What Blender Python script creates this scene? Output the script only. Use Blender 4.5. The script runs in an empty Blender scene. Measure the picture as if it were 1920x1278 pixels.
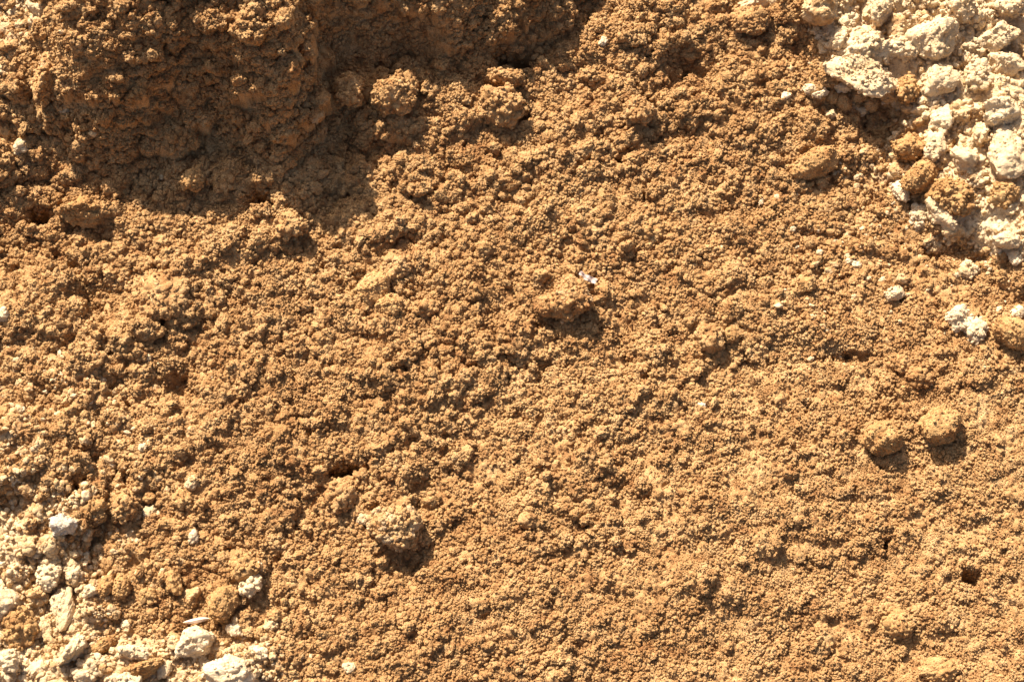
import bpy, bmesh, math
import numpy as np
from mathutils import Vector, Matrix

# ------------------------------------------------------------------ camera, sky, sun, exposure
SC = bpy.context.scene
COL = SC.collection
TILT = math.radians(22.0)
DIST = 3.0
cam_d = bpy.data.cameras.new("camera")
cam = bpy.data.objects.new("camera", cam_d)
COL.objects.link(cam)
cam_d.sensor_width = 36.0
cam_d.lens = 36.0 * DIST / 1.92
cam_d.clip_start = 0.05
cam_d.clip_end = 500.0
cam.location = (0.0, -DIST * math.sin(TILT), DIST * math.cos(TILT))
cam.rotation_euler = (TILT, 0.0, 0.0)
SC.camera = cam

SUN_EL = math.radians(44.5)
SUN_TRAVEL = np.array([0.50, -0.866])           # plan direction in which shadows fall (x right, y up the picture)
world = bpy.data.worlds.new("World")
SC.world = world
world.use_nodes = True
wn = world.node_tree
wn.nodes.clear()
w_out = wn.nodes.new("ShaderNodeOutputWorld")
w_bg = wn.nodes.new("ShaderNodeBackground")
w_sky = wn.nodes.new("ShaderNodeTexSky")
w_sky.sky_type = 'NISHITA'
w_sky.sun_disc = False
w_sky.dust_density = 5.0
w_sky.ozone_density = 0.3
w_sky.air_density = 0.8
w_sky.sun_elevation = SUN_EL
to_sun = Vector((-SUN_TRAVEL[0], -SUN_TRAVEL[1], math.tan(SUN_EL))).normalized()
w_sky.sun_rotation = math.atan2(to_sun.x, to_sun.y)
w_bg.inputs["Strength"].default_value = 0.062
wn.links.new(w_sky.outputs[0], w_bg.inputs[0])
wn.links.new(w_bg.outputs[0], w_out.inputs[0])
sun_d = bpy.data.lights.new("sun", 'SUN')
sun_d.energy = 4.6
sun_d.angle = math.radians(0.5)
sun_d.color = (1.0, 0.895, 0.765)
sun = bpy.data.objects.new("sun", sun_d)
COL.objects.link(sun)
sun.location = (0, 0, 5)
sun.rotation_euler = to_sun.to_track_quat('Z', 'Y').to_euler()
SC.view_settings.view_transform = 'Standard'
SC.view_settings.look = 'None'
SC.view_settings.gamma = 1.0
SC.view_settings.exposure = 1.22
SC.render.engine = 'CYCLES'
SC.cycles.max_bounces = 5
SC.cycles.diffuse_bounces = 5

# ------------------------------------------------------------------ helpers
RS = np.random.RandomState(7)
sT, cT = math.sin(TILT), math.cos(TILT)
CAMP = np.array([0.0, -DIST * sT, DIST * cT])

def ray_dir(u, v):
    a = (u - 960.0) / 1000.0
    b = (639.0 - v) / 1000.0
    return np.array([a, DIST * sT + b * cT, -DIST * cT + b * sT])

def world_to_uv(x, y, z=0.0):
    dx, dy, dz = x, y - CAMP[1], z - CAMP[2]
    f = dy * sT - dz * cT
    b = dy * cT + dz * sT
    return 960.0 + dx / f * DIST * 1000.0, 639.0 - b / f * DIST * 1000.0

def vnoise(x, y, seed):
    """smooth value noise in -1..1"""
    r = np.random.RandomState(seed)
    n = 256
    g = r.rand(n, n) * 2 - 1
    xi = np.floor(x).astype(np.int64); yi = np.floor(y).astype(np.int64)
    fx = x - xi; fy = y - yi
    fx = fx * fx * fx * (fx * (fx * 6 - 15) + 10); fy = fy * fy * fy * (fy * (fy * 6 - 15) + 10)
    x0 = xi % n; x1 = (xi + 1) % n; y0 = yi % n; y1 = (yi + 1) % n
    a = g[y0, x0] * (1 - fx) + g[y0, x1] * fx
    b = g[y1, x0] * (1 - fx) + g[y1, x1] * fx
    return a * (1 - fy) + b * fy

def fbm(x, y, scale, octaves, seed, gain=0.5):
    s = 0.0; amp = 1.0; tot = 0.0
    for k in range(octaves):
        c, si = math.cos(0.6 * k + 0.3), math.sin(0.6 * k + 0.3)
        s = s + amp * vnoise((x * c - y * si) / scale + 17.3 * k, (x * si + y * c) / scale - 9.1 * k, seed + k)
        tot += amp; amp *= gain; scale *= 0.5
    return s / tot

def sstep(a, b, x):
    t = np.clip((x - a) / (b - a), 0, 1)
    return t * t * (3 - 2 * t)

def seg_dist(u, v, pts):
    """distance in px from (u,v) arrays to a polyline"""
    d = np.full(np.shape(u), 1e9)
    for (x0, y0), (x1, y1) in zip(pts[:-1], pts[1:]):
        dx, dy = x1 - x0, y1 - y0
        t = np.clip(((u - x0) * dx + (v - y0) * dy) / (dx * dx + dy * dy), 0, 1)
        d = np.minimum(d, np.hypot(u - x0 - t * dx, v - y0 - t * dy))
    return d

def blob(u, v, cu, cv, a, b, rot=0.0, p=2.0):
    r = math.radians(rot)
    c, s = math.cos(r), math.sin(r)
    X = (u - cu) * c + (v - cv) * s
    Y = -(u - cu) * s + (v - cv) * c
    q = np.abs(X / a) ** p + np.abs(Y / b) ** p
    return np.exp(-q * 0.9)

# ------------------------------------------------------------------ where the pale clay lies
PALE_EDGE_V = [-400, 0, 60, 120, 180, 230, 300, 370, 430, 480, 510, 560, 700]
PALE_EDGE_U = [1430, 1478, 1515, 1535, 1640, 1700, 1722, 1730, 1755, 1840, 1920, 2050, 2300]

def pale_mask(u, v):
    n1 = fbm(u, v, 60.0, 3, 31) * 16
    n2 = fbm(u, v, 90.0, 4, 35) * 50
    m = sstep(-10, 18, u + n1 - np.interp(v, PALE_EDGE_V, PALE_EDGE_U))
    ll = sstep(-30, 40, (1.0 - ((np.clip(u, -500, 9999) + 60) / 255.0)) * 100 + n2 * 0.8) * sstep(900, 1010, v + n2)
    lb = sstep(-20, 30, (v - 1205) + n2 + np.clip(520 - u, -400, 0) - np.clip(150 - u, -100, 0) * 0) * sstep(560, 480, u + n1)
    tl = sstep(0, 40, 85 - u - np.clip(v - 40, 0, 900) * 0.55 + n2 * 0.6)
    halo_ = 0.5 * sstep(0.0, 0.5, fbm(u, v, 30.0, 4, 47) + 0.1) * np.maximum.reduce([sstep(240, 20, u + n2) * sstep(600, 900, v), sstep(1120, 1240, v + n2) * sstep(640, 460, u), sstep(-150, -10, u + n2 * 1.4 - np.interp(v, PALE_EDGE_V, PALE_EDGE_U))])
    spots = sstep(0.36, 0.5, fbm(u, v, 26.0, 3, 44)) * sstep(430, 120, u) * sstep(560, 900, v) * 0.35
    return np.clip(np.maximum.reduce([m, ll * 0.85, halo_, lb * 0.75, tl * 0.55, spots]), 0, 1)

# ------------------------------------------------------------------ the large shapes of the ground (metres)
LIP_U = [-900, -300, 0, 60, 110, 140, 200, 267, 333, 400, 467, 510, 545, 575, 600, 622, 645, 700, 760, 800, 840, 880, 925, 1000, 1045, 1080, 1130, 1300, 2900]
LIP_V = [280, 270, 262, 260, 268, 330, 372, 362, 342, 300, 325, 372, 355, 310, 255, 195, 150, 150, 135, 150, 175, 155, 130, 115, 80, 10, -60, -170, -170]
TOP_U = [-900, -100, 60, 110, 150, 280, 360, 500, 600, 700, 850, 950, 1060, 1200, 1350, 2900]
TOP_H = [0.08, 0.08, 0.10, 0.15, 0.20, 0.26, 0.32, 0.30, 0.21, 0.16, 0.15, 0.12, 0.06, 0.05, 0.04, 0.04]

def base_slope(u, v):
    w = np.clip(1300 - (0.35 * (u - 100) + 0.94 * v), -300, 1500)
    w = w - 150
    return 0.30 * w * np.abs(w) / 2600.0 / 1000.0

def bank(u, v):
    """the steep bank at the top, turned away from the sun; returns height and distance above its foot"""
    uu = u + fbm(u, v, 120.0, 3, 61) * 22 + fbm(u, v, 30.0, 2, 63) * 9
    vv = v + fbm(u, v, 120.0, 3, 71) * 18 + fbm(u, v, 30.0, 2, 73) * 9
    lip = np.interp(uu, LIP_U, LIP_V)
    top = np.interp(uu, TOP_U, TOP_H)
    d = (lip - vv) / 1000.0
    dd = np.clip(d + 0.004, 0, None)
    wall = 1.33 * dd - 0.016 * sstep(0, 0.03, dd)
    k = 0.03
    z = top - k * np.log1p(np.exp(np.clip((top - wall) / k, -30, 30)))
    z = np.where(d > -0.004, z, 0) 
    z = z + 0.024 * np.exp(-((d + 0.022) / 0.022) ** 2) * sstep(1100, 900, uu)
    return z, d

FEATURES = [
    (335, 735, 60, 45, 20, -0.030), (255, 640, 90, 40, 10, 0.022), (560, 860, 90, 40, 0, 0.020),
    (772, 1042, 40, 34, -20, -0.036), (350, 660, 30, 45, 0, -0.016), (375, 600, 30, 50, 0, -0.020),
    (590, 460, 34, 34, 0, -0.026), (560, 560, 60, 22, 10, -0.012), (1300, 135, 50, 30, -10, -0.045),
    (610, 385, 30, 40, 10, -0.030), (672, 285, 40, 30, 20, -0.040), (596, 270, 22, 60, 0, -0.020),
    (1250, 90, 60, 22, -20, 0.024), (1150, 60, 70, 40, 10, 0.030), (1240, 15, 60, 25, 0, 0.020), (1370, 170, 80, 40, 20, 0.014),
    (1600, 665, 32, 14, 0, -0.030), (1500, 600, 150, 50, 15, 0.014), (985, 700, 60, 18, 0, -0.014), (960, 770, 40, 18, 10, -0.018),
    (300, 95, 26, 20, 0, -0.04), (425, 95, 40, 50, 30, 0.020), (265, 185, 20, 14, 0, 0.030), (232, 155, 10, 8, 0, 0.03),
    (925, 60, 10, 30, 20, 0.045), (850, 40, 40, 40, 0, 0.02), (720, 70, 90, 40, 0, -0.025),
    (1815, 455, 60, 40, 20, -0.030), (1655, 222, 60, 28, 30, -0.045), (1560, 50, 30, 16, 10, -0.035), (1815, 180, 40, 10, 0, -0.045),
    (1730, 108, 14, 14, 0, -0.04), (1850, 262, 30, 12, -20, -0.035), (1650, 335, 60, 50, 30, -0.010),
    (1380, 950, 260, 24, 12, 0.010), (1100, 1010, 200, 22, -10, 0.010), (1500, 1130, 260, 24, 8, 0.010), (880, 1130, 220, 24, -12, 0.010),
    (1510, 750, 26, 20, 0, -0.010), (200, 480, 80, 30, 0, 0.022), (440, 470, 70, 30, -10, 0.024), (300, 420, 80, 26, 0, 0.016),
    (560, 330, 40, 20, -20, 0.014), (900, 350, 120, 26, -15, 0.012), (1100, 430, 120, 20, 12, 0.010), (1160, 690, 40, 20, 0, -0.014),
    (480, 690, 70, 24, -20, 0.018), (150, 720, 60, 30, 30, 0.014), (430, 830, 50, 30, 0, -0.016), (215, 850, 20, 40, 0, -0.012)]
HOLES = [(70, 406, 17, 13, 10, 0.10), (487, 374, 19, 13, -10, 0.09), (633, 887, 15, 10, -10, 0.12), (673, 879, 20, 8, -14, 0.12),
    (962, 112, 26, 13, 10, 0.08), (1822, 1082, 16, 10, 20, 0.035), (152, 922, 16, 14, 0, 0.07), (708, 893, 6, 8, 0, 0.06),
    (1168, 296, 13, 7, -35, 0.05), (930, 165, 14, 5, 10, 0.05), (310, 603, 10, 12, 40, 0.04), (960, 226, 26, 7, -10, 0.05),
    (600, 452, 6, 9, 0, 0.04), (1222, 95, 6, 7, 45, 0.05), (1745, 475, 16, 9, 20, 0.03), (300, 97, 10, 9, 0, 0.05), (590, 1190, 16, 5, -25, 0.04),
    (568, 15, 8, 8, 0, 0.02), (1665, 1020, 6, 10, 10, 0.03), (885, 690, 6, 9, 20, 0.04), (1214, 700, 8, 6, 0, 0.03), (1600, 668, 24, 8, 0, 0.014)]

def rugged(u, v):
    """1 in the coarse upper left, 0 in the fine lower right"""
    return sstep(1950, 750, 0.55 * u + 0.85 * v + fbm(u, v, 200.0, 2, 161) * 300)

def detail(u, v, d):
    """smaller relief; u, v = where each spot of the ground shows in the photo"""
    uu = u + fbm(u, v, 60.0, 3, 65) * 10
    vv = v + fbm(u, v, 60.0, 3, 75) * 10
    z = fbm(u, v, 420.0, 2, 81) * 0.022
    z = z + fbm(u, v, 150.0, 3, 91) * (0.010 + 0.014 * sstep(900, 300, 0.6 * u + 0.5 * v))
    z = z + fbm(u, v, 60.0, 3, 95) * (0.006 + 0.008 * sstep(1000, 300, 0.6 * u + 0.5 * v))
    e = np.interp(vv, PALE_EDGE_V, PALE_EDGE_U)
    z = z + 0.050 * sstep(-6, 34, uu - e) + 0.03 * sstep(0, 260, uu - e) * sstep(650, 200, v)
    z = z + 0.055 * sstep(156, 142, uu) * sstep(835, 880, vv) * sstep(1130, 1010, vv)
    z = z - 0.030 * blob(uu, vv, 172, 960, 26, 95) - 0.03 * blob(u, v, 20, 1000, 40, 50)
    z = z + 0.030 * blob(uu, vv, 95, 830, 80, 45)
    for cu, cv, a, b, rot, dz in FEATURES:
        z = z + dz * blob(uu, vv, cu, cv, a, b, rot)
    # small pits between the crumbs
    z = z - (0.006 + 0.005 * rugged(u, v)) * sstep(0.22, 0.6, fbm(u, v, 21.0, 2, 97)) * (np.abs(u - 960) < 1400)
    z = z - 0.016 * rugged(u, v) * sstep(0.20, 0.55, fbm(u, v, 44.0, 3, 99)) * (np.abs(u - 960) < 1400)
    return z

# ------------------------------------------------------------------ fine grid
STEP = 0.0019
def axis(lo, hi, far):
    core = np.arange(lo, hi, STEP)
    out = []; d = STEP; p = 0.0
    while p < far:
        d *= 1.22; p += d; out.append(p)
    out = np.array(out)
    return np.concatenate([lo - out[::-1], core, core[-1] + out])
XS = axis(-1.42, 1.42, 60.0); YS = axis(-1.05, 1.14, 60.0)
GX, GY = np.meshgrid(XS, YS)
GU, GV = world_to_uv(np.clip(GX, -3, 3), np.clip(GY, -1.6, 3))
GU = np.clip(GU, -1500, 3500); GV = np.clip(GV, -1200, 3000)
B0 = base_slope(GU, GV)
def reproject(z):
    a, b = world_to_uv(np.clip(GX, -3, 3), np.clip(GY, -1.6, 3), z)
    return np.clip(a, -1500, 3500), np.clip(b, -1500, 3000)
GU, GV = reproject(B0)
B1, BD = bank(GU, GV)
def box(A, r):
    for ax in (0, 1):
        P = np.pad(A, [(r + 1, r) if k == ax else (0, 0) for k in (0, 1)], mode='edge')
        c = np.cumsum(P, axis=ax)
        n = A.shape[ax]
        A = (np.take(c, np.arange(2 * r + 1, 2 * r + 1 + n), ax) - np.take(c, np.arange(0, n), ax)) / (2 * r + 1)
    return A
B1 = box(box(B1, 7), 5)
H = B0 + B1
GU, GV = reproject(H)
H = H + detail(GU, GV, BD)
GU, GV = reproject(H)
PALE = pale_mask(GU, GV)
PALE = PALE * np.where(GX > 0, 1.0, sstep(-1.75, -1.35, GX)) * sstep(-1.6, -1.0, GY)
IX0 = int(np.searchsorted(XS, -1.42)); IY0 = int(np.searchsorted(YS, -1.05))
NXC = len(np.arange(-1.42, 1.42, STEP)); NYC = len(np.arange(-1.05, 1.14, STEP))

def gidx(x, y):
    return IX0 + (x - XS[IX0]) / STEP, IY0 + (y - YS[IY0]) / STEP

def sample(A, x, y):
    fx, fy = gidx(x, y)
    i = np.clip(np.round(fx).astype(int), 0, A.shape[1] - 1); j = np.clip(np.round(fy).astype(int), 0, A.shape[0] - 1)
    return A[j, i]

WX = GX + fbm(GX * 1000, GY * 1000, 22.0, 2, 101) * 0.0042
WY = GY + fbm(GX * 1000, GY * 1000, 22.0, 2, 111) * 0.0042

def splat_round(n, rlo, rhi, sink, dens, seed, squash=1.0):
    """half-buried round lumps pressed into the surface (upper envelope)"""
    r_ = np.random.RandomState(seed)
    n = int(n * 1.33)
    x = r_.uniform(-1.4, 1.4, n); y = r_.uniform(-1.03, 1.12, n)
    keep = r_.rand(n) < dens(x, y)
    x = x[keep]; y = y[keep]
    rr = rlo + (rhi - rlo) * r_.rand(len(x)) ** 2.2
    base = sample(H, x, y).copy()
    for xx, yy, r, b, q in zip(x, y, rr, base, r_.rand(len(x))):
        fx, fy = gidx(xx, yy)
        k = int(r * 1.25 / STEP) + 2
        i0, i1 = int(fx) - k, int(fx) + k + 1; j0, j1 = int(fy) - k, int(fy) + k + 1
        if i0 < 0 or j0 < 0: continue
        W1 = WX[j0:j1, i0:i1] - xx; W2 = WY[j0:j1, i0:i1] - yy
        d2 = W1 * W1 + W2 * W2
        t = np.sqrt(np.clip(r * r - d2, 0, None)) * squash + b - r * sink * (0.7 + 0.6 * q)
        S = H[j0:j1, i0:i1]
        np.copyto(S, np.where((d2 < r * r) & (t > S), t, S))

def splat_chunk(n, rlo, rhi, sink, dens, seed):
    """angular broken chunks: a tilted top plane cut by steep side planes"""
    r_ = np.random.RandomState(seed)
    n = int(n * 1.33)
    x = r_.uniform(-1.4, 1.4, n); y = r_.uniform(-1.03, 1.12, n)
    keep = r_.rand(n) < dens(x, y)
    x = x[keep]; y = y[keep]
    for xx, yy in zip(x, y):
        r = rlo + (rhi - rlo) * r_.rand() ** 2.0
        fx, fy = gidx(xx, yy)
        k = int(r * 1.6 / STEP) + 2
        i0, i1 = int(fx) - k, int(fx) + k + 1; j0, j1 = int(fy) - k, int(fy) + k + 1
        if i0 < 0 or j0 < 0: continue
        b = H[int(fy), int(fx)]
        dx = WX[j0:j1, i0:i1] - xx; dy = WY[j0:j1, i0:i1] - yy
        t = b + r * r_.uniform(0.25, 0.6) - r * sink + dx * r_.normal(0, 0.28) + dy * r_.normal(0, 0.28)
        m = r_.randint(4, 7); a0 = r_.rand() * 6.28
        for q in range(m):
            a = a0 + 6.283 * q / m + r_.uniform(-0.35, 0.35)
            st = r_.uniform(1.1, 3.0)
            t = np.minimum(t, b + r * r_.uniform(0.55, 0.95) * st * 0.8 - st * (dx * math.cos(a) + dy * math.sin(a)))
        S = H[j0:j1, i0:i1]
        np.copyto(S, np.where(t > S, t, S))

def at(A):
    return lambda x, y: sample(A, x, y)
smooth_u = [(700, 55, 150, 55, 0), (650, 120, 60, 40, 0), (1300, 140, 26, 22, 0), (90, 150, 16, 50, 0), (40, 990, 26, 50, 0), (470, 60, 40, 20, 0)]
SMOOTH = np.zeros_like(H)
for cu, cv, a, b, rot in smooth_u:
    hu = GU; hv = GV
    SMOOTH = np.maximum(SMOOTH, blob(hu, hv, cu, cv, a, b, rot, 3.0))
BROWN = (1 - PALE)
RUG = rugged(GU, GV)
LOOSE = 1 - 0.75 * sstep(0.28, 0.5, fbm(GU, GV, 75.0, 3, 171))
PATCH = sstep(-0.25, 0.3, fbm(GU, GV, 110.0, 3, 141))
splat_round(1100, 0.018, 0.042, 0.42, lambda x, y: sample(BROWN, x, y) * (1 - sample(SMOOTH, x, y)) * (0.25 + 0.75 * sample(PATCH, x, y)) * (0.12 + 0.88 * sample(RUG, x, y)), 5, 0.9)
splat_chunk(1500, 0.022, 0.075, 0.22, lambda x, y: sample(PALE, x, y), 6)
splat_chunk(8000, 0.007, 0.024, 0.15, lambda x, y: sample(PALE, x, y), 8)
splat_chunk(1200, 0.012, 0.030, 0.25, lambda x, y: 0.7 * sample(RUG, x, y) * sample(BROWN, x, y) * (1 - sample(SMOOTH, x, y)), 28)
splat_round(15000, 0.008, 0.019, 0.35, lambda x, y: sample(BROWN, x, y) * (1 - sample(SMOOTH, x, y)) * (0.35 + 0.65 * sample(PATCH, x, y)) * (0.3 + 0.7 * sample(RUG, x, y)), 9, 0.9)
splat_round(42000, 0.004, 0.009, 0.30, lambda x, y: (1 - 0.75 * sample(SMOOTH, x, y)) * (1 - 0.6 * sample(PALE, x, y)), 10)
H += fbm(GX * 1000, GY * 1000, 14.0, 2, 121) * 0.0009 * (np.abs(GX) < 1.42) * (np.abs(GY) < 1.14)

HOLE = np.zeros_like(H)
hn1 = fbm(GU, GV, 16.0, 2, 131) * 7; hn2 = fbm(GU, GV, 16.0, 2, 133) * 7
for cu, cv, a, b, rot, dz in HOLES:
    k = blob(GU + hn1, GV + hn2, cu, cv, a * 1.25, b * 1.25, rot, 4.0)
    H -= 1.6 * dz * k
    HOLE = np.maximum(HOLE, k)

# ------------------------------------------------------------------ materials
def new_mat(name):
    m = bpy.data.materials.new(name)
    m.use_nodes = True
    nt = m.node_tree
    nt.nodes.clear()
    o = nt.nodes.new("ShaderNodeOutputMaterial")
    p = nt.nodes.new("ShaderNodeBsdfPrincipled")
    p.inputs["Roughness"].default_value = 0.95
    p.inputs["Specular IOR Level"].default_value = 0.12
    nt.links.new(p.outputs[0], o.inputs[0])
    return m, nt, p

def noise_node(nt, vec, scale, detail=4.0, rough=0.6):
    n = nt.nodes.new("ShaderNodeTexNoise")
    n.inputs["Scale"].default_value = scale
    n.inputs["Detail"].default_value = detail
    n.inputs["Roughness"].default_value = rough
    nt.links.new(vec, n.inputs["Vector"])
    return n.outputs["Fac"]

def ramp(nt, fac, stops):
    r = nt.nodes.new("ShaderNodeValToRGB")
    el = r.color_ramp.elements
    el[0].position, el[0].color = stops[0][0], (*stops[0][1], 1)
    el[1].position, el[1].color = stops[-1][0], (*stops[-1][1], 1)
    for p, c in stops[1:-1]:
        e = el.new(p); e.color = (*c, 1)
    nt.links.new(fac, r.inputs[0])
    return r.outputs[0]

def mix(nt, fac, a, b, mode='MIX'):
    m = nt.nodes.new("ShaderNodeMix")
    m.data_type = 'RGBA'; m.blend_type = mode
    for s, val in ((m.inputs["Factor"], fac), (m.inputs["A"], a), (m.inputs["B"], b)):
        pass
    ins = {i.identifier: i for i in m.inputs}
    for key, val in (("Factor_Float", fac), ("A_Color", a), ("B_Color", b)):
        if isinstance(val, (int, float)): ins[key].default_value = val
        elif isinstance(val, tuple): ins[key].default_value = (*val, 1)
        else: nt.links.new(val, ins[key])
    return [o for o in m.outputs if o.identifier == "Result_Color"][0]

BRN_D = (0.358, 0.180, 0.072); BRN_M = (0.510, 0.298, 0.128); BRN_L = (0.600, 0.382, 0.184)
PAL_D = (0.60, 0.415, 0.220); PAL_M = (0.74, 0.55, 0.325); PAL_L = (0.80, 0.63, 0.400)

def brown_color(nt, pos):
    big = noise_node(nt, pos, 3.2, 3)
    mid = noise_node(nt, pos, 34.0, 4)
    fine = noise_node(nt, pos, 420.0, 3, 0.7)
    c = ramp(nt, mid, [(0.30, BRN_D), (0.48, BRN_M), (0.72, BRN_L)])
    c2 = ramp(nt, fine, [(0.30, (0.66, 0.60, 0.52)), (0.5, (1.0, 1.0, 1.0)), (0.70, (1.22, 1.22, 1.2))])
    c = mix(nt, 1.0, c, c2, 'MULTIPLY')
    c3 = ramp(nt, big, [(0.33, (0.90, 0.86, 0.82)), (0.64, (1.05, 1.07, 1.08))])
    return mix(nt, 1.0, c, c3, 'MULTIPLY')

def pale_color(nt, pos):
    mid = noise_node(nt, pos, 16.0, 5)
    fine = noise_node(nt, pos, 300.0, 3, 0.7)
    c = ramp(nt, mid, [(0.28, PAL_D), (0.45, PAL_M), (0.70, PAL_L)])
    c2 = ramp(nt, fine, [(0.30, (0.78, 0.74, 0.68)), (0.5, (1.0, 1.0, 1.0)), (0.72, (1.12, 1.12, 1.12))])
    return mix(nt, 1.0, c, c2, 'MULTIPLY')

def add_bump(nt, p, pos, scale, dist, strength=0.8):
    n = noise_node(nt, pos, scale, 4, 0.65)
    b = nt.nodes.new("ShaderNodeBump")
    b.inputs["Distance"].default_value = dist
    b.inputs["Strength"].default_value = strength
    nt.links.new(n, b.inputs["Height"])
    nt.links.new(b.outputs[0], p.inputs["Normal"])

def world_pos(nt):
    return nt.nodes.new("ShaderNodeNewGeometry").outputs["Position"]

def mat_ground():
    m, nt, p = new_mat("soil and clay")
    pos = world_pos(nt)
    a = nt.nodes.new("ShaderNodeAttribute"); a.attribute_name = "pale"
    c = mix(nt, a.outputs["Fac"], brown_color(nt, pos), pale_color(nt, pos))
    nt.links.new(c, p.inputs["Base Color"])
    add_bump(nt, p, pos, 340.0, 0.005, 1.0)
    return m

def mat_simple(name, kind, tint=(1, 1, 1), dust=0.0):
    m, nt, p = new_mat(name)
    pos = world_pos(nt)
    c = brown_color(nt, pos) if kind == 'brown' else pale_color(nt, pos)
    if dust > 0:
        other = pale_color(nt, pos) if kind == 'brown' else brown_color(nt, pos)
        n = noise_node(nt, pos, 38.0, 3)
        f = ramp(nt, n, [(0.62 - dust * 0.35, (0, 0, 0)), (0.72 - dust * 0.3, (1, 1, 1))])
        c = mix(nt, f, c, mix(nt, 0.45 if kind == 'brown' else 0.7, c, other))
    c = mix(nt, 1.0, c, tint, 'MULTIPLY')
    nt.links.new(c, p.inputs["Base Color"])
    add_bump(nt, p, pos, 420.0, 0.004, 1.0)
    return m

M_GROUND = mat_ground()
M = {
    'brown': mat_simple("brown soil", 'brown'),
    'warm': mat_simple("orange brown soil", 'brown', (1.0, 1.0, 0.96)),
    'worn': mat_simple("worn greyish soil", 'brown', (1.02, 1.06, 1.10), 0.30),
    'dusty': mat_simple("dusty soil", 'brown', (1.08, 1.10, 1.08)),
    'mixed': mat_simple("brown soil with pale clay", 'brown', (1, 1, 1), 0.12),
    'pale': mat_simple("pale clay", 'pale', (1, 1, 1)),
    'stained': mat_simple("pale clay stained with soil", 'pale', (0.95, 0.9, 0.82), 0.45),
    'white': mat_simple("chalky white clay", 'pale', (1.05, 1.09, 1.16)),
    'grey': mat_simple("grey stone", 'pale', (0.80, 0.92, 1.2)),
}

# ------------------------------------------------------------------ ground mesh
def grid_mesh(name, mat):
    ny, nx = H.shape
    co = np.empty((ny * nx, 3), np.float32)
    co[:, 0] = GX.ravel(); co[:, 1] = GY.ravel(); co[:, 2] = H.ravel()
    i = np.arange(ny * nx).reshape(ny, nx)
    f = np.stack([i[:-1, :-1], i[:-1, 1:], i[1:, 1:], i[1:, :-1]], -1).reshape(-1, 4).astype(np.int32)
    me = bpy.data.meshes.new(name)
    me.vertices.add(len(co)); me.vertices.foreach_set("co", co.ravel())
    me.loops.add(f.size); me.loops.foreach_set("vertex_index", f.ravel())
    me.polygons.add(len(f))
    me.polygons.foreach_set("loop_start", np.arange(0, f.size, 4, dtype=np.int32))
    me.polygons.foreach_set("use_smooth", np.ones(len(f), bool))
    me.update(calc_edges=True)
    at_ = me.attributes.new("pale", 'FLOAT', 'POINT')
    at_.data.foreach_set("value", PALE.ravel().astype(np.float32))
    me.materials.append(mat)
    o = bpy.data.objects.new(name, me)
    COL.objects.link(o)
    return o
ground = grid_mesh("ground", M_GROUND)
ground["kind"] = "structure"

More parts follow.
